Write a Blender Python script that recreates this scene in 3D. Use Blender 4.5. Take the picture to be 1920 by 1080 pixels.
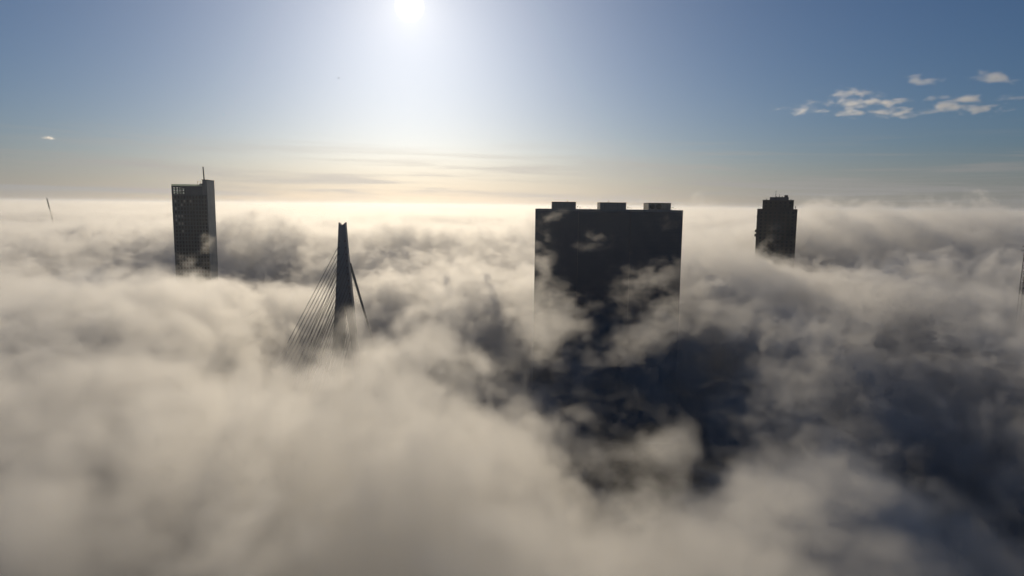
import bpy, bmesh, math, random
import numpy as np
from mathutils import Vector, Matrix, Euler

R = math.radians
sc = bpy.context.scene
for o in list(bpy.data.objects):
    bpy.data.objects.remove(o)
col = sc.collection
rng = random.Random(7)

# ------------------------------------------------------------------ camera
CAM_Z = 151.0
cam_d = bpy.data.cameras.new('camera')
cam_d.sensor_width = 36.0
cam_d.lens = 36.0 * 1260.0 / 1920.0
cam_d.clip_start = 0.5
cam_d.clip_end = 120000.0
cam = bpy.data.objects.new('camera', cam_d)
col.objects.link(cam)
cam.location = (0, 0, CAM_Z)
cam.rotation_euler = (Matrix.Rotation(R(90 - 7.0), 3, 'X') @ Matrix.Rotation(R(0.6), 3, 'Z')).to_euler()
sc.camera = cam

# ------------------------------------------------------------------ sun and sky
SUN_EL, SUN_AZ = 15.5, -8.55                     # degrees; azimuth from +Y, positive to the right
sdir = Vector((math.sin(R(SUN_AZ)) * math.cos(R(SUN_EL)), math.cos(R(SUN_AZ)) * math.cos(R(SUN_EL)), math.sin(R(SUN_EL))))
sun_d = bpy.data.lights.new('sun', 'SUN')
sun_d.energy = 4.6
sun_d.angle = R(0.53)
sun_d.color = (1.0, 0.84, 0.61)
sun = bpy.data.objects.new('sun', sun_d)
col.objects.link(sun)
sun.location = (-300, 2000, 900)
sun.rotation_euler = sdir.to_track_quat('Z', 'Y').to_euler()

world = bpy.data.worlds.new('World')
sc.world = world
world.use_nodes = True
wn, wl = world.node_tree.nodes, world.node_tree.links
wn.clear()
sc.view_settings.view_transform = 'Standard'
sc.view_settings.look = 'None'
sc.view_settings.exposure = -1.13
sc.view_settings.gamma = 1.0
sc.view_settings.use_curve_mapping = False
cy = sc.cycles
cy.use_denoising = True
cy.use_adaptive_sampling = True
cy.adaptive_threshold = 0.05
cy.max_bounces = 8
cy.time_limit = 1050
cy.volume_bounces = 3
cy.diffuse_bounces = 2
cy.glossy_bounces = 2
cy.transparent_max_bounces = 8
cy.volume_step_rate = 2.2
cy.volume_max_steps = 512


class Nodes:
    """Short-hand for wiring node trees."""
    def __init__(self, tree):
        self.t = tree

    def put(self, sock, v):
        if isinstance(v, bpy.types.NodeSocket):
            self.t.links.new(v, sock)
        elif v is not None:
            sock.default_value = v

    def new(self, kind, ins=None, **props):
        n = self.t.nodes.new(kind)
        for k, v in props.items():
            setattr(n, k, v)
        for k, v in (ins or {}).items():
            self.put(n.inputs[k], v)
        return n

    def m(self, op, a, b=None, c=None, clamp=False):
        n = self.t.nodes.new('ShaderNodeMath')
        n.operation = op
        n.use_clamp = clamp
        for i, v in enumerate((a, b, c)):
            self.put(n.inputs[i], v)
        return n.outputs[0]

    def v(self, op, a, b=None, scale=None):
        n = self.t.nodes.new('ShaderNodeVectorMath')
        n.operation = op
        self.put(n.inputs[0], a)
        if b is not None:
            self.put(n.inputs[1], b)
        if scale is not None:
            self.put(n.inputs['Scale'], scale)
        return n.outputs['Value'] if op in ('DOT_PRODUCT', 'LENGTH', 'DISTANCE') else n.outputs['Vector']

    def noise(self, vec, scale, detail=4.0, rough=0.55, lac=2.0, dist=0.0, w=None):
        n = self.t.nodes.new('ShaderNodeTexNoise')
        n.noise_dimensions = '3D'
        self.put(n.inputs['Vector'], vec)
        n.inputs['Scale'].default_value = scale
        n.inputs['Detail'].default_value = detail
        n.inputs['Roughness'].default_value = rough
        n.inputs['Lacunarity'].default_value = lac
        n.inputs['Distortion'].default_value = dist
        return n

    def step(self, x, a, b):
        """smoothstep of x from a to b"""
        n = self.t.nodes.new('ShaderNodeMapRange')
        n.interpolation_type = 'SMOOTHSTEP'
        for k, v in (('Value', x), ('From Min', a), ('From Max', b), ('To Min', 0.0), ('To Max', 1.0)):
            self.put(n.inputs[k], v)
        return n.outputs[0]


W = Nodes(world.node_tree)
sky = W.new('ShaderNodeTexSky', sky_type='NISHITA', sun_disc=False, sun_elevation=R(SUN_EL), sun_rotation=R(SUN_AZ),
            altitude=150.0, air_density=1.0, dust_density=1.0, ozone_density=6.0)
SKY_STRENGTH = 0.09
d = W.v('NORMALIZE', W.new('ShaderNodeTexCoord').outputs['Generated'])
cosang = W.v('DOT_PRODUCT', d, tuple(sdir))
ang = W.m('MULTIPLY', W.m('ARCCOSINE', W.m('MINIMUM', cosang, 1.0)), 180 / math.pi)      # degrees from the sun
# the sun itself and the bright air round it
disc = W.m('MULTIPLY', W.m('SUBTRACT', 1.0, W.step(ang, 0.3, 1.2)), 120.0)
aur = W.m('MULTIPLY', W.m('EXPONENT', W.m('MULTIPLY', ang, -1 / 6.0)), 6.0)
aur2 = W.m('MULTIPLY', W.m('EXPONENT', W.m('MULTIPLY', ang, -1 / 2.0)), 6.0)
glow = W.m('ADD', W.m('ADD', aur, aur2), disc)
glow_c = W.v('SCALE', (1.0, 0.90, 0.72), scale=glow)
# thin streak clouds low over the horizon: noise on the dome, drawn out sideways
sx = W.new('ShaderNodeSeparateXYZ', {0: d})
az = W.m('ARCTAN2', sx.outputs[0], sx.outputs[1])
el = W.m('ARCSINE', sx.outputs[2])
sv = W.new('ShaderNodeCombineXYZ', {0: W.m('MULTIPLY', az, 3.2), 1: W.m('MULTIPLY', W.m('ADD', el, W.m('MULTIPLY', az, 0.012)), 90.0), 2: 0.37}).outputs[0]
st = W.noise(sv, 1.0, 5.0, 0.6, dist=0.6).outputs[0]
band = W.m('MULTIPLY', W.step(el, R(-1.0), R(1.0)), W.m('SUBTRACT', 1.0, W.step(el, R(2.8), R(6.5))))
low = W.m('SUBTRACT', 1.0, W.step(el, R(0.4), R(5.5)))
streak = W.m('MULTIPLY', W.m('ADD', W.m('MULTIPLY', W.step(st, 0.44, 0.66), 0.45), W.m('MULTIPLY', low, 0.5)), band)
toward = W.m('ADD', 0.62, W.m('MULTIPLY', W.m('EXPONENT', W.m('MULTIPLY', ang, -1 / 17.0)), 2.3))
streak_c = W.v('SCALE', W.v('ADD', (7.6, 7.8, 8.0), W.v('SCALE', (2.9, 1.3, -0.4), scale=W.m('EXPONENT', W.m('MULTIPLY', ang, -1 / 25.0)))), scale=toward)
# the far haze that closes the horizon
rim = W.m('MULTIPLY', W.m('EXPONENT', W.m('MULTIPLY', W.m('MAXIMUM', el, 0.0), -1 / R(0.75))), 0.75)
streak_c = W.v('SCALE', streak_c, scale=W.m('ADD', 1.0, W.m('MULTIPLY', rim, 0.35)))
streak = W.m('MAXIMUM', streak, rim)
mixn = W.new('ShaderNodeMix', {0: streak}, data_type='RGBA')
W.put(mixn.inputs[6], W.v('ADD', W.v('MULTIPLY', sky.outputs[0], (1.0, 0.985, 1.01)), glow_c))
W.put(mixn.inputs[7], streak_c)
bg = W.new('ShaderNodeBackground', {'Color': mixn.outputs[2], 'Strength': SKY_STRENGTH})
W.t.links.new(bg.outputs[0], W.new('ShaderNodeOutputWorld').inputs['Surface'])


# ------------------------------------------------------------------ helpers
def tag(o, label=None, cat=None, group=None, kind=None):
    for k, v in (('label', label), ('category', cat), ('group', group), ('kind', kind)):
        if v:
            o[k] = v
    return o


def obj(name, bm, mat, parent=None, smooth=False):
    me = bpy.data.meshes.new(name)
    bm.normal_update()
    bm.to_mesh(me)
    bm.free()
    if smooth:
        for p in me.polygons:
            p.use_smooth = True
    me.materials.append(mat)
    o = bpy.data.objects.new(name, me)
    col.objects.link(o)
    if parent:
        o.parent = parent
    return o


def inst(name, me, parent, loc, mat=None):
    o = bpy.data.objects.new(name, me)
    col.objects.link(o)
    o.parent = parent
    o.location = loc
    return o


def empty(name, loc, rz=0.0, **kw):
    o = bpy.data.objects.new(name, None)
    col.objects.link(o)
    o.location = loc
    o.rotation_euler = (0, 0, rz)
    tag(o, **kw)
    return o


def box(bm, x0, x1, y0, y1, z0, z1):
    vs = [bm.verts.new(p) for p in ((x0, y0, z0), (x1, y0, z0), (x1, y1, z0), (x0, y1, z0), (x0, y0, z1), (x1, y0, z1), (x1, y1, z1), (x0, y1, z1))]
    for f in ((0, 3, 2, 1), (4, 5, 6, 7), (0, 1, 5, 4), (1, 2, 6, 5), (2, 3, 7, 6), (3, 0, 4, 7)):
        bm.faces.new([vs[i] for i in f])


def tube(bm, a, b, r0, r1=None, n=8):
    r1 = r0 if r1 is None else r1
    a, b = Vector(a), Vector(b)
    q = (b - a).to_track_quat('Z', 'Y')
    rings = []
    for p, r in ((a, r0), (b, r1)):
        rings.append([bm.verts.new(p + q @ Vector((r * math.cos(2 * math.pi * i / n), r * math.sin(2 * math.pi * i / n), 0))) for i in range(n)])
    for i in range(n):
        bm.faces.new((rings[0][i], rings[0][(i + 1) % n], rings[1][(i + 1) % n], rings[1][i]))
    bm.faces.new(rings[0][::-1])
    bm.faces.new(rings[1])


def mat(name, c, rough=0.7, var=0.0, scale=0.2, metal=0.0, spec=0.5, emit=None, bump=0.0):
    m = bpy.data.materials.new(name)
    m.use_nodes = True
    N = Nodes(m.node_tree)
    b = m.node_tree.nodes['Principled BSDF']
    b.inputs['Roughness'].default_value = rough
    b.inputs['Metallic'].default_value = metal
    b.inputs['Specular IOR Level'].default_value = spec
    if var:
        P = N.new('ShaderNodeNewGeometry').outputs['Position']
        n = N.noise(P, scale, 5, 0.6).outputs[0]
        n2 = N.noise(N.v('MULTIPLY', P, (1.0, 1.0, 0.06)), scale * 6, 3, 0.6).outputs[0]     # rain streaks down the face
        f = N.m('ADD', N.m('MULTIPLY', n, 0.6), N.m('MULTIPLY', n2, 0.4))
        mx = N.new('ShaderNodeMix', {0: N.step(f, 0.3, 0.7)}, data_type='RGBA')
        mx.inputs[6].default_value = tuple(x * (1 - var) for x in c) + (1,)
        mx.inputs[7].default_value = tuple(min(1, x * (1 + var)) for x in c) + (1,)
        N.put(b.inputs['Base Color'], mx.outputs[2])
        if bump:
            bp = N.new('ShaderNodeBump', {'Strength': bump, 'Height': n2})
            N.put(b.inputs['Normal'], bp.outputs[0])
    else:
        b.inputs['Base Color'].default_value = tuple(c) + (1,)
    if emit:
        b.inputs['Emission Color'].default_value = tuple(emit[:3]) + (1,)
        b.inputs['Emission Strength'].default_value = emit[3]
    return m


M = {
    'concrete': mat('concrete', (0.20, 0.20, 0.19), 0.85, 0.18, 0.08),
    'pale': mat('pale_panel', (0.22, 0.24, 0.24), 0.7, 0.15, 0.1),
    'dark_clad': mat('dark_cladding', (0.075, 0.08, 0.088), 0.55, 0.2, 0.1),
    'alu': mat('aluminium', (0.16, 0.165, 0.175), 0.45, 0.15, 0.15, metal=0.3),
    'glass': mat('dark_glass', (0.03, 0.036, 0.04), 0.15),
    'dark_conc': mat('dark_concrete', (0.068, 0.084, 0.092), 0.8, 0.2, 0.08),
    'navy': mat('navy_glazing', (0.026, 0.048, 0.088), 0.25),
    'fin': mat('fin_aluminium', (0.09, 0.115, 0.155), 0.55, 0.1, 0.2),
    'skylit': mat('skylit_glass', (0.2, 0.2, 0.18), 0.3, emit=(1.0, 0.95, 0.8, 0.06)),  # faint emission stands in for bright sky glimpsed in the glass, no lamp inside
    'steel': mat('blue_grey_steel', (0.115, 0.14, 0.17), 0.5, 0.12, 0.12),
    'cable': mat('cable_steel', (0.07, 0.08, 0.095), 0.5),
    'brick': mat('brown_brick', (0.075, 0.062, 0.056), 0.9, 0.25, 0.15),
    'dark_metal': mat('dark_metal', (0.05, 0.05, 0.055), 0.6),
    'roof': mat('roof_gravel', (0.16, 0.16, 0.155), 0.95, 0.2, 0.4),
    'asphalt': mat('asphalt', (0.05, 0.05, 0.05), 0.9, 0.15, 0.3),
    'feather': mat('feathers', (0.16, 0.16, 0.17), 0.9),
}

gp = M['screen'] = bpy.data.materials.new('frosted_screen_glass')
gp.use_nodes = True
gp.node_tree.nodes.clear()
N = Nodes(gp.node_tree)
ms = N.new('ShaderNodeMixShader', {0: 0.35})
N.t.links.new(N.new('ShaderNodeBsdfTranslucent', {'Color': (0.62, 0.68, 0.60, 1)}).outputs[0], ms.inputs[1])
N.t.links.new(N.new('ShaderNodeBsdfPrincipled', {'Base Color': (0.4, 0.44, 0.4, 1), 'Roughness': 0.3}).outputs[0], ms.inputs[2])
N.t.links.new(ms.outputs[0], N.new('ShaderNodeOutputMaterial').inputs['Surface'])

# ------------------------------------------------------------------ ground and river
g = mat('city_ground', (0.055, 0.055, 0.05), 0.95, 0.35, 0.01)
bm = bmesh.new()
s = 30000
vs = [bm.verts.new(p) for p in ((-s, -400, 0), (s, -400, 0), (s, s + 4000, 0), (-s, s + 4000, 0))]
bm.faces.new(vs)
tag(obj('ground', bm, g), kind='structure')
wm = mat('river_water', (0.010, 0.014, 0.016), 0.22)
N = Nodes(wm.node_tree)
P = N.new('ShaderNodeNewGeometry').outputs['Position']
bp = N.new('ShaderNodeBump', {'Strength': 0.25, 'Distance': 0.3, 'Height': N.noise(P, 0.35, 4, 0.6).outputs[0]})
N.put(wm.node_tree.nodes['Principled BSDF'].inputs['Normal'], bp.outputs[0])
bm = bmesh.new()
vs = [bm.verts.new(p) for p in ((-1500, 150, .3), (-300, 90, .3), (300, 110, .3), (1500, 260, .3), (1500, 560, .3), (320, 415, .3), (-40, 415, .3), (-300, 520, .3), (-1500, 560, .3))]
bm.faces.new(vs)
tag(obj('river', bm, wm), kind='structure')

# ------------------------------------------------------------------ office tower with the mast
def grid_wall(bm, u0, u1, z0, z1, us, zs, y0, y1):
    """Piers and spandrels round openings: us and zs are lists of (from, to) of the openings."""
    e = u0
    for a, b in us:
        box(bm, e, a, y0, y1, z0, z1)
        e = b
    box(bm, e, u1, y0, y1, z0, z1)
    for a, b in us:
        e = z0
        for c, d_ in zs:
            box(bm, a, b, y0 + .03, y1, e, c)
            e = d_
        box(bm, a, b, y0 + .03, y1, e, z1)


def pane_mesh(name, w, h, m, t=.06):
    b = bmesh.new()
    box(b, -w / 2, w / 2, -t, 0, -h / 2, h / 2)
    me = bpy.data.meshes.new(name)
    b.to_mesh(me)
    b.free()
    me.materials.append(m)
    return me


t = empty('office_tower', (-327.2, 650, 0), R(10), cat='tower',
          label='dark office tower with a mast on its raised corner and a grid of windows')
NW, NR, PW, PH, Z0R = 11, 25, 2.72, 3.6, 157.0
us = [(1.6 + i * PW + .5, 1.6 + i * PW + 2.2) for i in range(NW)]
zs = sorted((Z0R - (k + 1) * PH + .9, Z0R - k * PH - .3) for k in range(NR))
zlow = Z0R - NR * PH
bm = bmesh.new()
box(bm, .35, 31.65, .75, 27.6, 0, 157.9)
obj('wall', bm, M['dark_clad'], t)
bm = bmesh.new()
grid_wall(bm, 0, 32, zlow, 158, us, zs, 0, .7)
obj('facade_grid', bm, M['dark_conc'], t)
bm = bmesh.new()
box(bm, 0, 32, 0, .7, 0, zlow - .01)
obj('lower_facade', bm, M['dark_conc'], t)
bm = bmesh.new()
box(bm, 0, .33, .73, 27.9, 0, 158)
box(bm, .36, 31.6, 27.62, 27.9, 0, 158)
obj('rear_wall', bm, M['concrete'], t)
me_dark, me_skylit = pane_mesh('window', 1.66, 2.36, M['glass']), pane_mesh('skylit_window', 1.66, 2.36, M['skylit'])
SKYLIT = {(0, 1), (3, 1), (5, 1), (2, 2), (0, 3), (0, 5), (1, 5), (2, 5), (0, 6), (1, 7), (2, 7), (2, 9)}
for k in range(NR):
    for i in range(NW):
        on = (i, k) in SKYLIT
        o = inst('window', me_skylit if on else me_dark, t, ((us[i][0] + us[i][1]) / 2, .72, (zs[NR - 1 - k][0] + zs[NR - 1 - k][1]) / 2))
        if on:
            o['label'] = 'lit pale window with sky brightness put in as glow'
# open crown: two rows of openings with the sky behind, louvres to the right
cu = [(1.5 + i * 2.8, 1.5 + i * 2.8 + 1.7) for i in range(4)]
cz = [(158.9, 161.2), (161.9, 164.7)]
bm = bmesh.new()
grid_wall(bm, 0, 13.0, 158.02, 166.2, cu, cz, 0, .5)
grid_wall(bm, 0, 13.0, 158.02, 166.2, [(.6, 3.6), (4.1, 7.4), (7.9, 10.6)], cz, 27.2, 27.7)
grid_wall(bm, 13.0, 27.9, 158.02, 166.2, [(13.6, 16.6), (17.2, 20.2), (20.8, 23.8), (24.4, 27.2)], cz, 27.2, 27.7)
obj('crown_frame', bm, M['dark_clad'], t)
bm = bmesh.new()
box(bm, 13.02, 27.9, .4, 14.0, 158.02, 166.2)
obj('plant_room', bm, M['dark_clad'], t)
bl = bmesh.new()
box(bl, 0, 14.8, -.12, 0, -.09, .09)
slat = bpy.data.meshes.new('louvre_slat')
bl.to_mesh(slat)
bl.free()
slat.materials.append(M['alu'])
for k in range(13):
    inst('louvre_slat', slat, t, (13.05, .36, 158.6 + k * .58))
gl = bpy.data.materials.new('tinted_glass')
gl.use_nodes = True
gl.node_tree.nodes.clear()
N = Nodes(gl.node_tree)
ms = N.new('ShaderNodeMixShader', {0: 0.12})
N.t.links.new(N.new('ShaderNodeBsdfTransparent', {'Color': (0.42, 0.46, 0.44, 1)}).outputs[0], ms.inputs[1])
N.t.links.new(N.new('ShaderNodeBsdfGlossy', {'Roughness': 0.08}).outputs[0], ms.inputs[2])
N.t.links.new(ms.outputs[0], N.new('ShaderNodeOutputMaterial').inputs['Surface'])
gme = pane_mesh('crown_window', 1.68, 2.2, gl)
for a, b in cu:
    for c, d_ in cz:
        inst('crown_window', gme, t, ((a + b) / 2, .32, (c + d_) / 2))
# translucent parapet screen
bm = bmesh.new()
box(bm, 0, 1.93, 0, .08, 0, 1.75)
pp = bpy.data.meshes.new('parapet_panel')
bm.to_mesh(pp)
bm.free()
pp.materials.append(M['screen'])
for i in range(14):
    inst('parapet_panel', pp, t, (.02 + i * 1.99, -.02, 166.25))
bm = bmesh.new()
box(bm, 0, 27.9, .3, 27.7, 166.22, 166.5)
box(bm, 25.2, 27.9, .5, 6.0, 166.52, 168.9)
obj('roof', bm, M['roof'], t)
# raised corner: stair core with its pale flank
bm = bmesh.new()
box(bm, 27.95, 31.9, .02, 27.8, 158.02, 172.3)
obj('corner_tower', bm, M['concrete'], t)
bm = bmesh.new()
box(bm, 27.3, 32.5, -.5, 28.3, 172.32, 172.75)
obj('corner_roof', bm, M['dark_metal'], t)
bm = bmesh.new()
box(bm, 0, .25, 0, 3.9, 0, 6.5)
fp = bpy.data.meshes.new('cladding_panel')
bm.to_mesh(fp)
bm.free()
fp.materials.append(M['pale'])
for k in range(17):
    for j in range(7):
        inst('cladding_panel', fp, t, (31.93 + .03 * ((j + k) % 2), .05 + j * 3.97, 172.3 - (k + 1) * 6.6))
bm = bmesh.new()
tube(bm, (29.3, 2.0, 172.7), (28.85, 2.0, 184.6), .62, .5, 10)
m_ = obj('mast', bm, M['dark_metal'], t)
bm = bmesh.new()
tube(bm, (28.85, 2.0, 184.62), (28.82, 2.0, 185.8), .14, .1, 6)
tube(bm, (28.5, 2.0, 185.3), (29.15, 2.0, 185.3), .07, .07, 5)
obj('mast_tip', bm, M['dark_metal'], m_)
bm = bmesh.new()
for dx in (0, 2.9):
    tube(bm, (23.0 + dx, 3, 166.5), (23.0 + dx, 3, 171.3), .12, .12, 6)
tube(bm, (23.0, 3, 170.5), (25.9, 3, 170.5), .1, .1, 6)
obj('roof_gantry', bm, M['dark_metal'], t)

# ------------------------------------------------------------------ wide slab of three joined towers
t = empty('slab_tower', (15.4, 460, 0), R(-2.5), cat='tower',
          label='very wide dark slab of joined towers with three boxes on its flat roof')
ZT = 149.0
for k, (a, b) in enumerate(((0, 29.1), (29.4, 64.4), (64.7, 99.3))):
    bm = bmesh.new()
    box(bm, a, b, .5 if k != 1 else 1.1, 38, 0, ZT - .6)
    w = obj('wall', bm, M['navy'], t)
    yf = .5 if k != 1 else 1.1
    bm = bmesh.new()
    n = int((b - a) / .7)
    for i in range(n + 1):
        u = a + (b - a) * i / n
        box(bm, u - .09, u + .09, yf - .42, yf - .005, 20, ZT - 1.4)
    tag(obj('facade_fin', bm, M['fin'], w), kind='stuff')
    bm = bmesh.new()
    for i in range(36):
        z = 20 + i * 3.55
        box(bm, a + .1, b - .1, yf - .12, yf - .003, z, z + .7)
    tag(obj('spandrel', bm, M['navy'], w), kind='stuff')
    bm = bmesh.new()
    box(bm, a - .1, b + .1, yf - .55, yf - .006, ZT - 1.38, ZT)
    box(bm, a - .1, a + .4, yf, 38.1, ZT - .58, ZT)
    box(bm, b - .4, b + .1, yf, 38.1, ZT - .58, ZT)
    box(bm, a + .42, b - .42, 37.6, 38.1, ZT - .58, ZT)
    obj('parapet', bm, M['alu'], w)
for k, (a, b, h) in enumerate(((11.2, 27.5, 4.9), (43.8, 61.5, 4.8), (76.6, 91.6, 4.8))):
    bm = bmesh.new()
    box(bm, a, b, 2.5, 26, ZT - .59, ZT + h - .35)
    p = obj('plant_room', bm, M['concrete'], t)
    bm = bmesh.new()
    box(bm, a - .2, b + .2, 2.3, 26.2, ZT + h - .34, ZT + h)
    obj('roof', bm, M['dark_metal'], p)
    bm = bmesh.new()
    for i in range(1, 6):
        u = a + (b - a) * i / 6
        box(bm, u - .05, u + .05, 2.42, 2.498, ZT, ZT + h - .36)
    obj('panel_joint', bm, M['dark_metal'], p)
    if k == 2:
        for u in (a + 2.6, a + 6.9):
            bm = bmesh.new()
            tube(bm, (u, 2.495, ZT + 2.4), (u, 2.25, ZT + 2.4), 1.75, 1.75, 20)
            f = obj('fan_opening', bm, M['glass'], p)
    # roof cradle arm beside the box
    bm = bmesh.new()
    tube(bm, (b + .8, 4, ZT - .6), (b + 1.0, 4, ZT + 1.9), .12, .1, 6)
    tube(bm, (b + 1.0, 4, ZT + 1.9), (b + 3.6, 4, ZT + .9), .1, .08, 6)
    obj('cradle_arm', bm, M['dark_metal'], t)
    if k < 2:
        bm = bmesh.new()
        u = (21.6, 49.9)[k]
        tube(bm, (u, 8, ZT + h), (u, 8, ZT + h + 1.5), .1, .07, 6)
        tube(bm, (u + .5, 8, ZT + h), (u + .5, 8, ZT + h + 1.0), .1, .07, 6)
        obj('antenna', bm, M['dark_metal'], p)

# ------------------------------------------------------------------ stepped brick tower
t = empty('stepped_tower', (252.8, 700, 0), R(-21), cat='tower',
          label='dark brick tower whose stepped top carries thin antennas')
ZS = 150.3
NC, NR2, CW, RH = 8, 24, 4.3, 3.7
us = [(2.2 + i * CW + 1.1, 2.2 + i * CW + 3.1) for i in range(NC)]
zs = sorted((ZS - 2.5 - (k + 1) * RH + .9, ZS - 2.5 - k * RH - .5) for k in range(NR2))
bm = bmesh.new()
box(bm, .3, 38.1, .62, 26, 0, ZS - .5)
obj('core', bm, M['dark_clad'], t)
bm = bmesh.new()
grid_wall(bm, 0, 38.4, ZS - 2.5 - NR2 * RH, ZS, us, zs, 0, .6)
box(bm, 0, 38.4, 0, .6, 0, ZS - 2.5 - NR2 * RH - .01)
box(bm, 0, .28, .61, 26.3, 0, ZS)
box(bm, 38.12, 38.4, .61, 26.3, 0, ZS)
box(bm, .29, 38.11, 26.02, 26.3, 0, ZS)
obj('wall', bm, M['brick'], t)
me = pane_mesh('window', 1.96, 2.26, M['glass'])
for k in range(NR2):
    for i in range(NC):
        inst('window', me, t, ((us[i][0] + us[i][1]) / 2, .6, (zs[k][0] + zs[k][1]) / 2))
bm = bmesh.new()
box(bm, 4.8, 34.6, 2, 24, ZS - .48, 159.0)
s2 = obj('upper_storey', bm, M['brick'], t)
me = pane_mesh('window', 1.8, 1.9, M['glass'])
for k in range(2):
    for i in range(6):
        inst('window', me, s2, (8.2 + i * 4.6, 1.99, 153.2 + k * 3.4))
bm = bmesh.new()
box(bm, 4.4, 35.0, 1.6, 24.4, 159.02, 159.5)
obj('cornice', bm, M['dark_clad'], s2)
bm = bmesh.new()
box(bm, 11.5, 29.6, 5, 20, 159.52, 162.4)
s3 = obj('penthouse', bm, M['dark_clad'], t)
bm = bmesh.new()
box(bm, 25.4, 28.9, 7, 11, 162.42, 164.3)
box(bm, 25.2, 29.1, 6.8, 11.2, 164.32, 164.5)
obj('chimney', bm, M['brick'], s3)
for u, h, r in ((17.1, 6.6, .26), (20.6, 3.0, .2)):
    bm = bmesh.new()
    tube(bm, (u, 8, 162.4), (u, 8, 162.4 + h), r, r * .6, 6)
    if h > 5:
        tube(bm, (u, 8, 162.4 + h), (u + .6, 8, 162.5 + h), .08, .08, 5)
    obj('antenna', bm, M['dark_metal'], s3)
for u in (18.0, 20.4, 23.4):
    bm = bmesh.new()
    box(bm, u - .5, u + .5, 6, 7, 162.42, 163.1)
    obj('vent', bm, M['dark_metal'], s3)
for u, h in ((8.4, 1.3), (31.8, 1.3)):
    bm = bmesh.new()
    tube(bm, (u, 4, 159.5), (u, 4, 159.5 + h), .35, .3, 8)
    obj('vent', bm, M['dark_metal'], s2)
bm = bmesh.new()
tube(bm, (36.3, 1.5, ZS - .5), (36.3, 1.5, ZS + 3.3), .3, .22, 8)
obj('flue', bm, M['dark_metal'], t)
for k, (z, dx) in enumerate(((143.5, .35), (128.5, 1.3), (124.0, 1.5))):
    bm = bmesh.new()
    box(bm, -dx, -.005, 1, 14, z - 2.4, z)
    obj('ledge', bm, M['brick'], t)

# ------------------------------------------------------------------ cable-stayed bridge
t = empty('cable_stayed_bridge', (-121.0, 480, 0), 0, cat='bridge',
          label='tall forked bridge pylon with a notched top and fanned stay cables')
K = 480 / 1260.0
def pl(x, y):                                                      # pylon front: photo units to metres in its own plane
    return ((x - 642.6) * K, 151 - (y - 381.7) * K)
LEFT = [(636.2, 416), (633.4, 465), (630.4, 520), (627.4, 568)]
RIGHT = [(649, 416), (652, 465), (656.2, 520), (660, 568)]
LLEG = [(627.4, 568, 645, 568), (623.2, 616, 642, 616), (617.5, 680, 637.5, 680), (609, 777.5, 631, 777.5)]
RLEG = [(645.05, 568, 660, 568), (653, 616, 663.4, 616), (659.5, 680, 669, 680), (665, 777.5, 675, 777.5)]
bm = bmesh.new()
def strip(rows, ta, tb):
    prev = None
    n = len(rows)
    for i, (a, b) in enumerate(rows):
        d_ = ta + (tb - ta) * i / max(1, n - 1)
        q = [bm.verts.new((a[0], -d_ / 2, a[1])), bm.verts.new((b[0], -d_ / 2, b[1])), bm.verts.new((b[0], d_ / 2, b[1])), bm.verts.new((a[0], d_ / 2, a[1]))]
        if prev:
            for j in range(4):
                bm.faces.new((prev[j], prev[(j + 1) % 4], q[(j + 1) % 4], q[j]))
        else:
            bm.faces.new(q)
        prev = q
    bm.faces.new(prev[::-1])
rows = [(pl(*a), pl(*b)) for a, b in zip(LEFT, RIGHT)]
n0 = pl(642.6, 421.6)
top_l, top_r = rows[0]
rows[0] = ((pl(635.9, 421.6)), (pl(649.3, 421.6)))
strip(rows, 3.6, 5.5)
for a, b, c in ((pl(635.9, 421.55), n0, top_l), (n0, pl(649.3, 421.55), top_r)):
    f = [bm.verts.new((p[0], -1.8, p[1])) for p in (a, b, c)]
    r_ = [bm.verts.new((p[0], 1.8, p[1])) for p in (a, b, c)]
    bm.faces.new(f)
    bm.faces.new(r_[::-1])
    for j in range(3):
        bm.faces.new((f[j], r_[j], r_[(j + 1) % 3], f[(j + 1) % 3]))
strip([(pl(a, b), pl(c, d_)) for a, b, c, d_ in LLEG], 5.5, 7.0)
strip([(pl(a, b), pl(c, d_)) for a, b, c, d_ in RLEG], 5.5, 7.0)
bmesh.ops.recalc_face_normals(bm, faces=bm.faces)
py_ = obj('pylon', bm, M['steel'], t)
bm = bmesh.new()
tube(bm, (0, 0, 0), (0, -.35, 0), .62, .5, 10)
anc = bpy.data.meshes.new('cable_anchor')
bm.to_mesh(anc)
bm.free()
anc.materials.append(M['dark_metal'])
def edge(pts, y):
    for (xa, ya), (xb, yb) in zip(pts, pts[1:]):
        if ya <= y <= yb:
            return xa + (xb - xa) * (y - ya) / (yb - ya)
    return pts[-1][0]
LE = LEFT + [(623.2, 616), (620, 650)]
RE = RIGHT + [(663.4, 616), (666, 650)]
dk = Vector((-34, -80, 0)).normalized()
pr = Vector((-dk.y, dk.x, 0))
for side in (0, 1):
    for i in range(14):
        y = 451 + 12.3 * i
        x = edge(LE, y) + 2.4 if side == 0 else edge(RE, y) - 3.4
        p = pl(x, y)
        thick = (3.6 + 1.9 * min(1, (y - 421) / 147)) / 2
        inst('cable_anchor', anc, py_, (p[0], -thick + .05, p[1]))
    for i in range(13):
        y = 463 + 12.3 * i
        x = edge(LE, y) + .5 if side == 0 else edge(RE, y) - 2.0
        p = pl(x, y)
        thick = (3.6 + 1.9 * min(1, (y - 421) / 147)) / 2
        dd = 87 - 5.0 * i
        e = dk * dd + (pr if side == 1 else -pr) * 10.5
        bm = bmesh.new()
        tube(bm, (p[0], -thick, p[1]), (e.x, e.y, 15.4), .19, .19, 6)
        obj('stay_cable', bm, M['cable'], t)
bm = bmesh.new()
a = pl(656.2, 494)
tube(bm, (a[0] - 1.0, 2.2, a[1]), (13.3, 65, 15.2), .95, .62, 10)
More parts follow.
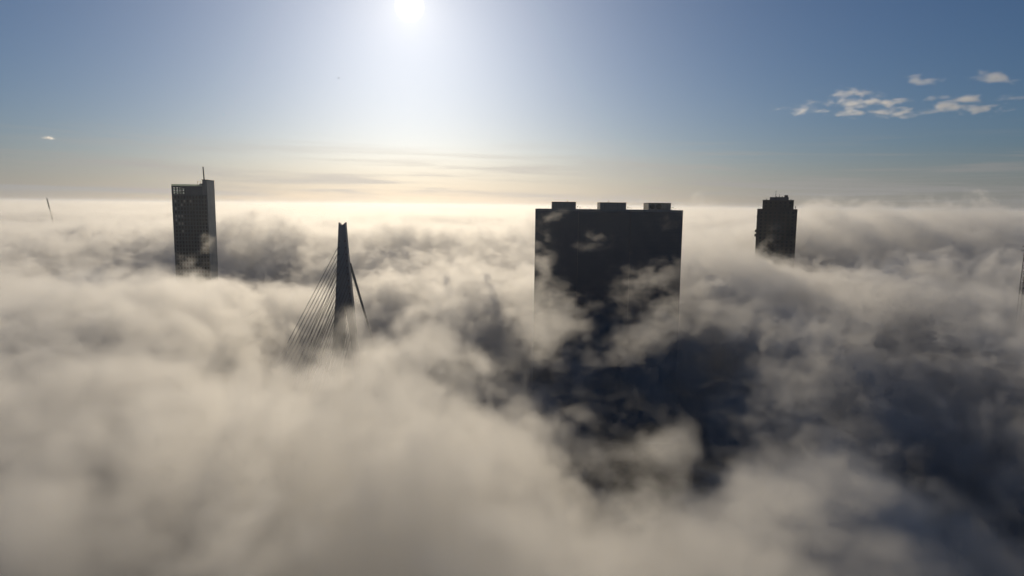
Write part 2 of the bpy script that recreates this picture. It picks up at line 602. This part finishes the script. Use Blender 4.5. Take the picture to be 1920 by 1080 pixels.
obj('back_stay', bm, M['steel'], t)
bm = bmesh.new()
tube(bm, (-a[0] + 1.5, 2.2, a[1]), (-13.5, 65, 15.2), .95, .62, 10)
obj('back_stay', bm, M['steel'], t)
bm = bmesh.new()
def deckbox(d0, d1, w0, w1, z0, z1):
    vs = []
    for z in (z0, z1):
        for dd, w in ((d0, w0), (d1, w0), (d1, w1), (d0, w1)):
            p = (dk * dd if dd > 0 else Vector((0, -dd, 0))) + (pr if dd > 0 else Vector((1, 0, 0))) * w
            vs.append(bm.verts.new((p.x, p.y, z)))
    for f in ((0, 3, 2, 1), (4, 5, 6, 7), (0, 1, 5, 4), (1, 2, 6, 5), (2, 3, 7, 6), (3, 0, 4, 7)):
        bm.faces.new([vs[i] for i in f])
for d0, d1 in ((95, .01), (-.01, -70)):
    deckbox(d0, d1, -15, 15, 12.8, 15)
obj('deck', bm, M['asphalt'], t)
bm = bmesh.new()
for x in (-21.5, 18):
    box(bm, x - 6, x + 6, -6, 6, -.2, 3.0)
obj('pier', bm, M['concrete'], t)

# ------------------------------------------------------------------ crane far left, mast far right
def lattice(bm, a, b, wa, wb, r, n):
    a, b = Vector(a), Vector(b)
    q = (b - a).to_track_quat('Z', 'Y')
    def pt(i, k):
        f = i / n
        w = (wa + (wb - wa) * f) / 2
        c = ((-1, -1), (1, -1), (1, 1), (-1, 1))[k % 4]
        return a.lerp(b, f) + q @ Vector((c[0] * w, c[1] * w, 0))
    for k in range(4):
        tube(bm, pt(0, k), pt(n, k), r, r, 5)
        for i in range(n):
            tube(bm, pt(i, k), pt(i + 1, k + 1), r * .6, r * .6, 4)
            tube(bm, pt(i, k), pt(i, k + 1), r * .6, r * .6, 4)


t = empty('tower_crane', (-953, 1400, 0), 0, cat='crane', label='thin dark crane jib poking up from the fog at the far left horizon')
bm = bmesh.new()
lattice(bm, (-.5, 0, 104), (-10.4, 0, 155.6), 2.0, 1.2, .22, 22)
obj('jib', bm, M['dark_metal'], t)
bm = bmesh.new()
lattice(bm, (0, 0, 0), (0, 0, 103), 2.2, 2.2, .22, 30)
obj('mast', bm, M['dark_metal'], t)

t = empty('lattice_mast', (329.3, 430, 0), 0, cat='mast', label='grey lattice mast with short crossarms cut by the right photo edge')
bm = bmesh.new()
lattice(bm, (0, 0, 0), (0, 0, 130.5), 5.0, 1.9, .18, 36)
obj('mast', bm, M['dark_metal'], t)
for z in (128.3, 125.9):
    bm = bmesh.new()
    box(bm, -3.6, 3.6, -.2, .2, z - .15, z + .2)
    obj('crossarm', bm, M['dark_metal'], t)

# ------------------------------------------------------------------ gulls
def gull(loc, rz, roll, flap, label):
    bm = bmesh.new()
    ring = []
    prof = [(-.30, .012), (-.22, .03), (-.08, .065), (.05, .07), (.16, .05), (.22, .038), (.28, .03), (.33, .006)]
    prev = None
    for x, r in prof:
        c = [bm.verts.new((x, r * math.cos(a * math.pi / 4), r * .9 * math.sin(a * math.pi / 4))) for a in range(8)]
        if prev:
            for j in range(8):
                bm.faces.new((prev[j], prev[(j + 1) % 8], c[(j + 1) % 8], c[j]))
        else:
            bm.faces.new(c[::-1])
        prev = c
    bm.faces.new(prev)
    for s_ in (-1, 1):
        st_ = [(.10, -.08, .04, 0), (.13, -.07, .28, flap * .7), (.06, -.07, .48, flap * .75), (-.10, -.13, .66, flap * .55)]
        pr_ = None
        for x1, x0, y, z in st_:
            q = [bm.verts.new((x1, s_ * y, z + .012)), bm.verts.new((x0, s_ * y, z)), bm.verts.new((x1, s_ * y, z - .008))]
            if pr_:
                for j in range(3):
                    bm.faces.new((pr_[j], pr_[(j + 1) % 3], q[(j + 1) % 3], q[j]))
            pr_ = q
    q = [bm.verts.new(p) for p in ((-.28, -.02, 0), (-.28, .02, 0), (-.44, .07, .005), (-.44, -.07, .005))]
    bm.faces.new(q)
    bmesh.ops.recalc_face_normals(bm, faces=bm.faces)
    o = obj('bird', bm, M['feather'])
    o.location = loc
    o.rotation_euler = (roll, 0, rz)
    tag(o, label, 'bird', 'birds gliding in the sky')


gull((-126.5, 300, 188.9), R(70), R(8), .12, 'small dark bird gliding level above the office tower')
gull((-76.0, 300, 205.0), R(40), R(-25), .25, 'small dark bird banking in the bright sky left under the sun')

# ------------------------------------------------------------------ fog
def fog_map(x0, x1, y0, y1, step):
    """Lie of the fog over the plan: height of its top, its density, how torn it is."""
    nx, ny = int((x1 - x0) / step), int((y1 - y0) / step)
    X, Y = np.meshgrid(x0 + (np.arange(nx) + .5) * step, y0 + (np.arange(ny) + .5) * step)
    top = TOP0 + (TOP_FAR - TOP0) * np.clip((Y - 650) / 300, 0, 1)
    den = 0.58 - 0.1 * np.clip((Y - 430) / 250, 0, 1)
    tear = 0.48 - 0.16 * np.clip((Y - 380) / 200, 0, 1)
    for cx, cyy, rx, ry, rot, dh, dd, dt in HUMPS:
        c, s_ = math.cos(R(rot)), math.sin(R(rot))
        u, v = (X - cx) * c + (Y - cyy) * s_, -(X - cx) * s_ + (Y - cyy) * c
        k = np.exp(-((u / rx) ** 2 + (v / ry) ** 2))
        top += dh * k
        den *= 1 + dd * k
        tear += dt * k
    return X, Y, np.clip(top, -40, 170), np.clip(den, 0.0, 3), np.clip(tear, 0.05, 3)


TOP0, TOP_FAR = 114.0, 133.0
HUMPS = [  # x, y, radius x, radius y, turn, height change, density change, tear change
    (-295, 622, 130, 95, 0, -48, 0, 0.1),          # hollow round the office tower
    (-235, 500, 75, 60, 0, 1, 0, 0),
    (-112, 425, 58, 110, 10, -62, 0, 0.1),         # trough along the bridge
    (-80, 285, 44, 80, 0, -34, 0, 0.1),
    (-15, 380, 82, 85, 0, -44, 0, 0.0),            # trough between bridge and slab
    (-38, 300, 65, 66, 0, -50, 0, 0.1),
    (78, 310, 58, 100, -10, -84, 0, 0.05),          # deep hollow in the lee of the slab
    (172, 212, 50, 85, 0, -62, 0, 0.1),            # its run-out to the right
    (34, 200, 27, 62, 0, -38, 0, 0.05),
    (6, 160, 22, 38, 0, -22, 0, 0.0),              # and to the left
    (225, 330, 70, 80, 0, -22, 0, 0.1),
    (118, 112, 48, 50, 0, -46, 0, 0.1),
    (272, 630, 48, 60, 0, -18, 0, 0.3),
    (460, 790, 190, 110, 0, 60, 0, 0.4),
    (430, 580, 140, 100, 0, 14, 0, 0.1),            # rising fog right of the brick tower
    (160, 575, 40, 45, 0, 62, -.2, 0.4),
    (-350, 880, 90, 60, 0, 36, 0, 0.2),            # billows on the skyline
    (-120, 880, 110, 60, 0, 26, 0, 0.2),
    (40, 840, 60, 50, 0, 30, 0, 0.2),
    (-165, 300, 75, 120, 0, 12, 0, -0.2),
    (-115, 150, 60, 60, 0, 2, 0, -0.2),
    (-112, 215, 34, 45, 0, 10, 0, -0.1),
    (-14, 180, 34, 38, 0, 22, -.15, 0.3),           # thin rim in front of the trough
    (-100, 90, 90, 50, 0, -4, 0, 0.1),
    (-14, 125, 80, 55, 0, 2, -.15, 0.5),
    (20, 75, 400, 75, 0, -10, 0, 0.15),
    (24, 96, 34, 32, 0, 9, 0, 0.2),
]
PLUMES = [  # x, y, z, radius x, y, z, tilt, strength: torn puffs of fog drifting up past the slab
    (44, 370, 132, 17, 12, 8, 10, .95),
    (84, 410, 142, 30, 12, 8, 6, 0.8),
    (64, 300, 119, 28, 16, 14, 22, 1.05),
    (76, 290, 108, 30, 18, 14, 14, 1.15),
    (54, 255, 103, 36, 20, 11, 24, 1.4),
    (98, 270, 106, 42, 24, 16, -10, 1.25),
    (13, 315, 120, 16, 16, 22, 35, 1.35),
    (14, 285, 104, 20, 20, 26, 15, 1.55),
    (12, 355, 127, 12, 10, 15, 25, 1.05),
    (86, 200, 96, 38, 28, 16, 12, 1.1),
    (128, 255, 103, 40, 28, 16, -12, 1.1),
    (20, 418, 141, 18, 11, 12, 0, 0.95),
    (108, 425, 149, 30, 18, 11, 18, 0.95),
    (200, 280, 100, 60, 40, 20, -8, 1.0),
    (10, 175, 93, 34, 26, 13, 20, 0.9),
]
PLUMES_FAR = [(-955, 1375, 124, 110, 34, 17, 0, 1.5), (257, 672, 123, 20, 12, 18, 40, 1.25), (300, 668, 118, 26, 14, 14, 10, 1.1), (278, 674, 148, 12, 10, 12, 55, 0.8),
    (-288, 632, 114, 11, 11, 24, 5, 1.2), (-270, 652, 107, 24, 11, 13, 0, 1.4), (-318, 634, 100, 12, 10, 12, 20, 0.9)]
NEAR = (-760.0, 760.0, -60.0, 960.0)


def fog_material(name, dens, aniso, color=(0.975, 0.967, 0.952), fray=0.0):
    """Lit water droplets; fray eats the thin edges away with a finer noise than the grid can hold."""
    m = bpy.data.materials.new(name)
    m.use_nodes = True
    m.node_tree.nodes.clear()
    N = Nodes(m.node_tree)
    a = N.new('ShaderNodeAttribute', attribute_name='density').outputs['Fac']
    if fray:
        P = N.new('ShaderNodeNewGeometry').outputs['Position']
        n = N.m('MULTIPLY', N.step(N.noise(N.v('MULTIPLY', P, (0.8, 1.0, 1.1)), 1 / 7.5, 2.0, 0.6).outputs[0], 0.25, 0.75), fray)
        a = N.m('DIVIDE', N.m('SUBTRACT', a, n, clamp=True), N.m('SUBTRACT', 1.0, n))
        a = N.m('MULTIPLY', a, 1.25)
    pv = N.new('ShaderNodeVolumePrincipled', {'Color': color + (1,), 'Density': N.m('MULTIPLY', a, dens), 'Anisotropy': aniso})
    pv.inputs['Density Attribute'].default_value = ''
    out = N.new('ShaderNodeOutputMaterial')
    N.t.links.new(pv.outputs[0], out.inputs['Volume'])
    return m


def volume_object(name, lo, hi, res, field, material, kind='stuff', step=0.0):
    """A volume grid whose density comes from a field of world position."""
    ng = bpy.data.node_groups.new(name, 'GeometryNodeTree')
    ng.interface.new_socket('Geometry', in_out='INPUT', socket_type='NodeSocketGeometry')
    ng.interface.new_socket('Geometry', in_out='OUTPUT', socket_type='NodeSocketGeometry')
    G = Nodes(ng)
    P = G.new('GeometryNodeInputPosition').outputs[0]
    dens = field(G, P)
    vc = G.new('GeometryNodeVolumeCube', {'Density': dens, 'Background': 0.0, 'Min': lo, 'Max': hi,
                                          'Resolution X': res[0], 'Resolution Y': res[1], 'Resolution Z': res[2]})
    sm = G.new('GeometryNodeSetMaterial', {'Geometry': vc.outputs[0]})
    sm.inputs['Material'].default_value = material
    out = G.new('NodeGroupOutput')
    ng.links.new(sm.outputs[0], out.inputs[0])
    v = bpy.data.volumes.new(name)
    v.materials.append(material)
    v.render.step_size = step
    o = bpy.data.objects.new(name, v)
    col.objects.link(o)
    md = o.modifiers.new('grid', 'NODES')
    md.node_group = ng
    tag(o, kind=kind)
    return o


X, Y, top, den, tear = fog_map(*NEAR, 4.0)
img = bpy.data.images.new('fog_plan', X.shape[1], X.shape[0], float_buffer=True, alpha=True)
img.colorspace_settings.name = 'Non-Color'
img.alpha_mode = 'CHANNEL_PACKED'
px = np.stack([top / 200.0, den / 4.0, tear / 4.0, np.ones_like(top)], -1).astype(np.float32)
img.pixels.foreach_set(px.ravel())
img.update()


def fog_core(G, P, top, den, tear, fine, plumes=()):
    """Density from the plan: billows, torn edges, soft top."""
    warp = G.v('SCALE', G.v('SUBTRACT', G.noise(P, 1 / 70.0, 2.0, 0.5).outputs['Color'], (0.5, 0.5, 0.5)), scale=46.0)
    Q = G.v('ADD', P, warp)
    yy = G.new('ShaderNodeSeparateXYZ', {0: P}).outputs[1]
    n1 = G.m('SUBTRACT', G.noise(G.v('MULTIPLY', P, (1, 1, 0.5)), 1 / 150.0, 3.0, 0.5).outputs[0], 0.5)
    n0 = G.m('SUBTRACT', G.noise(G.v('MULTIPLY', P, (1, 1, 0.3)), 1 / 430.0, 3.0, 0.5).outputs[0], 0.5)
    n2 = G.m('SUBTRACT', G.noise(G.v('MULTIPLY', Q, (1, 1, 1.25)), 1 / 55.0, 3.0, 0.6).outputs[0], 0.5)
    z = G.new('ShaderNodeSeparateXYZ', {0: P}).outputs[2]
    sw1 = G.m('SUBTRACT', 42.0, G.m('MULTIPLY', G.step(yy, 420.0, 680.0), 18.0))
    sw0 = G.m('MULTIPLY', G.step(yy, 520.0, 1200.0), 72.0)
    soft = G.m('ADD', 24.0, G.m('MULTIPLY', G.step(yy, 500.0, 1500.0), 8.0))
    h = G.m('ADD', top, G.m('ADD', G.m('MULTIPLY', n1, sw1), G.m('MULTIPLY', n0, sw0)))
    base = G.m('DIVIDE', G.m('SUBTRACT', h, z), soft)
    val = G.m('ADD', G.m('MINIMUM', base, 1.0), G.m('MULTIPLY', G.m('MULTIPLY', n2, tear), 4.2))
    if fine:
        n3 = G.m('SUBTRACT', G.noise(G.v('ADD', Q, G.v('SCALE', warp, scale=0.4)), 1 / 20.0, fine, 0.68).outputs[0], 0.5)
        val = G.m('ADD', val, G.m('MULTIPLY', G.m('MULTIPLY', n3, tear), 7.0))
    val = G.m('MULTIPLY', val, 1.0, clamp=True)
    out = G.m('MULTIPLY', G.m('MULTIPLY', val, val), den)
    out = G.m('ADD', out, G.m('MULTIPLY', G.m('SUBTRACT', 1.0, G.step(z, 80.0, 122.0)), 0.045))     # thin murk in the hollows
    if plumes:
        tot = None
        for cx, cyy, cz_, ra, rb, rc, tilt, k in plumes:
            v = G.new('ShaderNodeVectorRotate', {'Vector': P, 'Center': (cx, cyy, cz_), 'Angle': R(tilt)}, rotation_type='Y_AXIS').outputs[0]
            v = G.v('DIVIDE', G.v('SUBTRACT', v, (cx, cyy, cz_)), (ra, rb, rc))
            e = G.m('MULTIPLY', G.m('EXPONENT', G.m('MULTIPLY', G.v('DOT_PRODUCT', v, v), -0.9)), k)
            tot = e if tot is None else G.m('MAXIMUM', tot, e)
        rise = G.new('ShaderNodeVectorRotate', {'Vector': Q, 'Angle': R(30)}, rotation_type='Y_AXIS').outputs[0]
        a = G.noise(G.v('MULTIPLY', rise, (0.5, 1.0, 1.25)), 1 / 22.0, 5.0, 0.66, dist=0.4).outputs[0]
        th = G.m('SUBTRACT', G.m('ADD', G.m('MULTIPLY', tot, 0.85), G.m('MULTIPLY', G.m('SUBTRACT', a, 0.5), 2.5)), 0.45)
        th = G.m('MULTIPLY', G.m('MULTIPLY', th, 0.62, clamp=True), G.step(tot, 0.02, 0.45))
        out = G.m('MAXIMUM', out, th)
    return out


def fog_field(fine, plumes):
    def field(G, P):
        top, den, tear, z = plan(G, P)
        return fog_core(G, P, top, den, tear, fine, plumes)
    return field


def plan(G, P):
    s = G.new('ShaderNodeSeparateXYZ', {0: P})
    u = G.m('DIVIDE', G.m('SUBTRACT', s.outputs[0], NEAR[0]), NEAR[1] - NEAR[0])
    v = G.m('DIVIDE', G.m('SUBTRACT', s.outputs[1], NEAR[2]), NEAR[3] - NEAR[2])
    it = G.new('GeometryNodeImageTexture', {'Vector': G.new('ShaderNodeCombineXYZ', {0: u, 1: v}).outputs[0]}, extension='EXTEND', interpolation='Linear')
    it.inputs['Image'].default_value = img
    c = G.new('ShaderNodeSeparateXYZ', {0: it.outputs['Color']})
    return G.m('MULTIPLY', c.outputs[0], 200.0), G.m('MULTIPLY', c.outputs[1], 4.0), G.m('MULTIPLY', c.outputs[2], 4.0), s.outputs[2]


FOG_D, FOG_G = 0.07, 0.58
VOX = 2.2
NEAR_STEP = 2.6
fm = fog_material('fog', FOG_D, FOG_G, fray=0.45)
fm_far = fog_material('far_fog', FOG_D, FOG_G)
for name, lo, hi, cell, fine, plumes, st_ in (
        ('fog', (-450, -60, 8), (450, 560, 162), (VOX, VOX, VOX), 5.0, PLUMES, NEAR_STEP),
        ('fog', (-1200, 560, 30), (1200, 1450, 176), (4.8, 4.8, 3.2), 3.0, PLUMES_FAR, 5.0),
        ('fog_sea', (-4400, 1450, 50), (4400, 5200, 190), (17, 17, 4.4), 0, (), 10.0),
        ('distant_fog', (-27000, 5200, 60), (27000, 33000, 190), (104, 104, 7), 0, (), 26.0)):
    volume_object(name, lo, hi, [int((hi[q] - lo[q]) / cell[q]) for q in range(3)], fog_field(fine, plumes), fm if fine else fm_far, step=st_)
bm = bmesh.new()
box(bm, -30500, 30500, -500, 34500, -1, 191)
hz = bpy.data.materials.new('haze')
hz.use_nodes = True
hz.node_tree.nodes.clear()
N = Nodes(hz.node_tree)
pv = N.new('ShaderNodeVolumePrincipled', {'Color': (0.9, 0.92, 0.95, 1), 'Density': 0.00004, 'Anisotropy': 0.6})
hz.node_tree.links.new(pv.outputs[0], N.new('ShaderNodeOutputMaterial').inputs['Volume'])
tag(obj('haze', bm, hz), kind='stuff')

# ------------------------------------------------------------------ fair-weather clouds high up
def cloud(label, blobs, z0, z1, cell, seed, group=None):
    """A flat broken cloud layer: blobs (x, y, radius x, radius y, strength) torn up by noise."""
    xs = [b[0] - 1.8 * b[2] for b in blobs] + [b[0] + 1.8 * b[2] for b in blobs]
    ys = [b[1] - 1.8 * b[3] for b in blobs] + [b[1] + 1.8 * b[3] for b in blobs]
    lo, hi = (min(xs), min(ys), z0), (max(xs), max(ys), z1)

    def field(G, P):
        s_ = G.new('ShaderNodeSeparateXYZ', {0: P})
        tot = None
        for bx, by, rx_, ry_, k in blobs:
            u = G.m('DIVIDE', G.m('SUBTRACT', s_.outputs[0], bx), rx_)
            v = G.m('DIVIDE', G.m('SUBTRACT', s_.outputs[1], by), ry_)
            e = G.m('MULTIPLY', G.m('EXPONENT', G.m('MULTIPLY', G.m('ADD', G.m('MULTIPLY', u, u), G.m('MULTIPLY', v, v)), -1.0)), k)
            tot = e if tot is None else G.m('MAXIMUM', tot, e)
        Q = G.v('ADD', G.v('MULTIPLY', P, (0.9, 0.75, 2.0)), (seed, 0, 0))
        n = G.noise(Q, 1 / 215.0, 6.0, 0.6, dist=0.3).outputs[0]
        hgt = G.m('DIVIDE', G.m('SUBTRACT', s_.outputs[2], z0), z1 - z0)
        prof = G.m('SUBTRACT', 1.0, G.m('MULTIPLY', G.m('ABSOLUTE', G.m('SUBTRACT', hgt, 0.35)), 1.5))
        dn = G.m('SUBTRACT', G.m('ADD', G.m('MULTIPLY', tot, 0.72), G.m('MULTIPLY', G.m('SUBTRACT', n, 0.5), 3.2)), G.m('SUBTRACT', 0.98, G.m('MULTIPLY', prof, 0.55)))
        return G.m('MULTIPLY', G.m('MULTIPLY', dn, 1.2), 1.0, clamp=True)
    res = [max(4, int((hi[i] - lo[i]) / c)) for i, c in enumerate((cell, cell, cell * .6))]
    o = volume_object('cloud', lo, hi, res, field, cloud_mat, kind=None)
    tag(o, label, 'cloud', group)


cloud_mat = fog_material('cloud', 0.011, 0.7, color=(0.98, 0.98, 0.98))
cloud('broad broken white cloud patch high in the right part of the sky',
      [(4260, 10000, 260, 420, .85), (4200, 8600, 330, 300, .85), (4500, 9250, 420, 420, .95), (5000, 9500, 420, 380, .9), (5150, 10200, 480, 330, .9), (5750, 10300, 520, 330, .95), (6000, 9600, 480, 380, .95), (6550, 9900, 420, 300, .85), (5700, 8850, 420, 230, .85), (6400, 8900, 330, 200, .7), (7000, 9900, 260, 200, .7)], 1530, 1650, 22, 0.0)
cloud('small thick white cloud at the upper right, topmost of the clouds', [(5090, 7380, 200, 170, 1.1), (5240, 7420, 140, 140, .9)], 1510, 1650, 18, 900.0)
cloud('tiny white cloud above the broad cloud patch', [(4440, 7640, 140, 120, 1.05)], 1520, 1640, 18, 1700.0)
cloud('tiny bright cloud wisp at the far left over the crane', [(-9830, 14400, 120, 230, 0.95)], 1430, 1530, 20, 400.0)
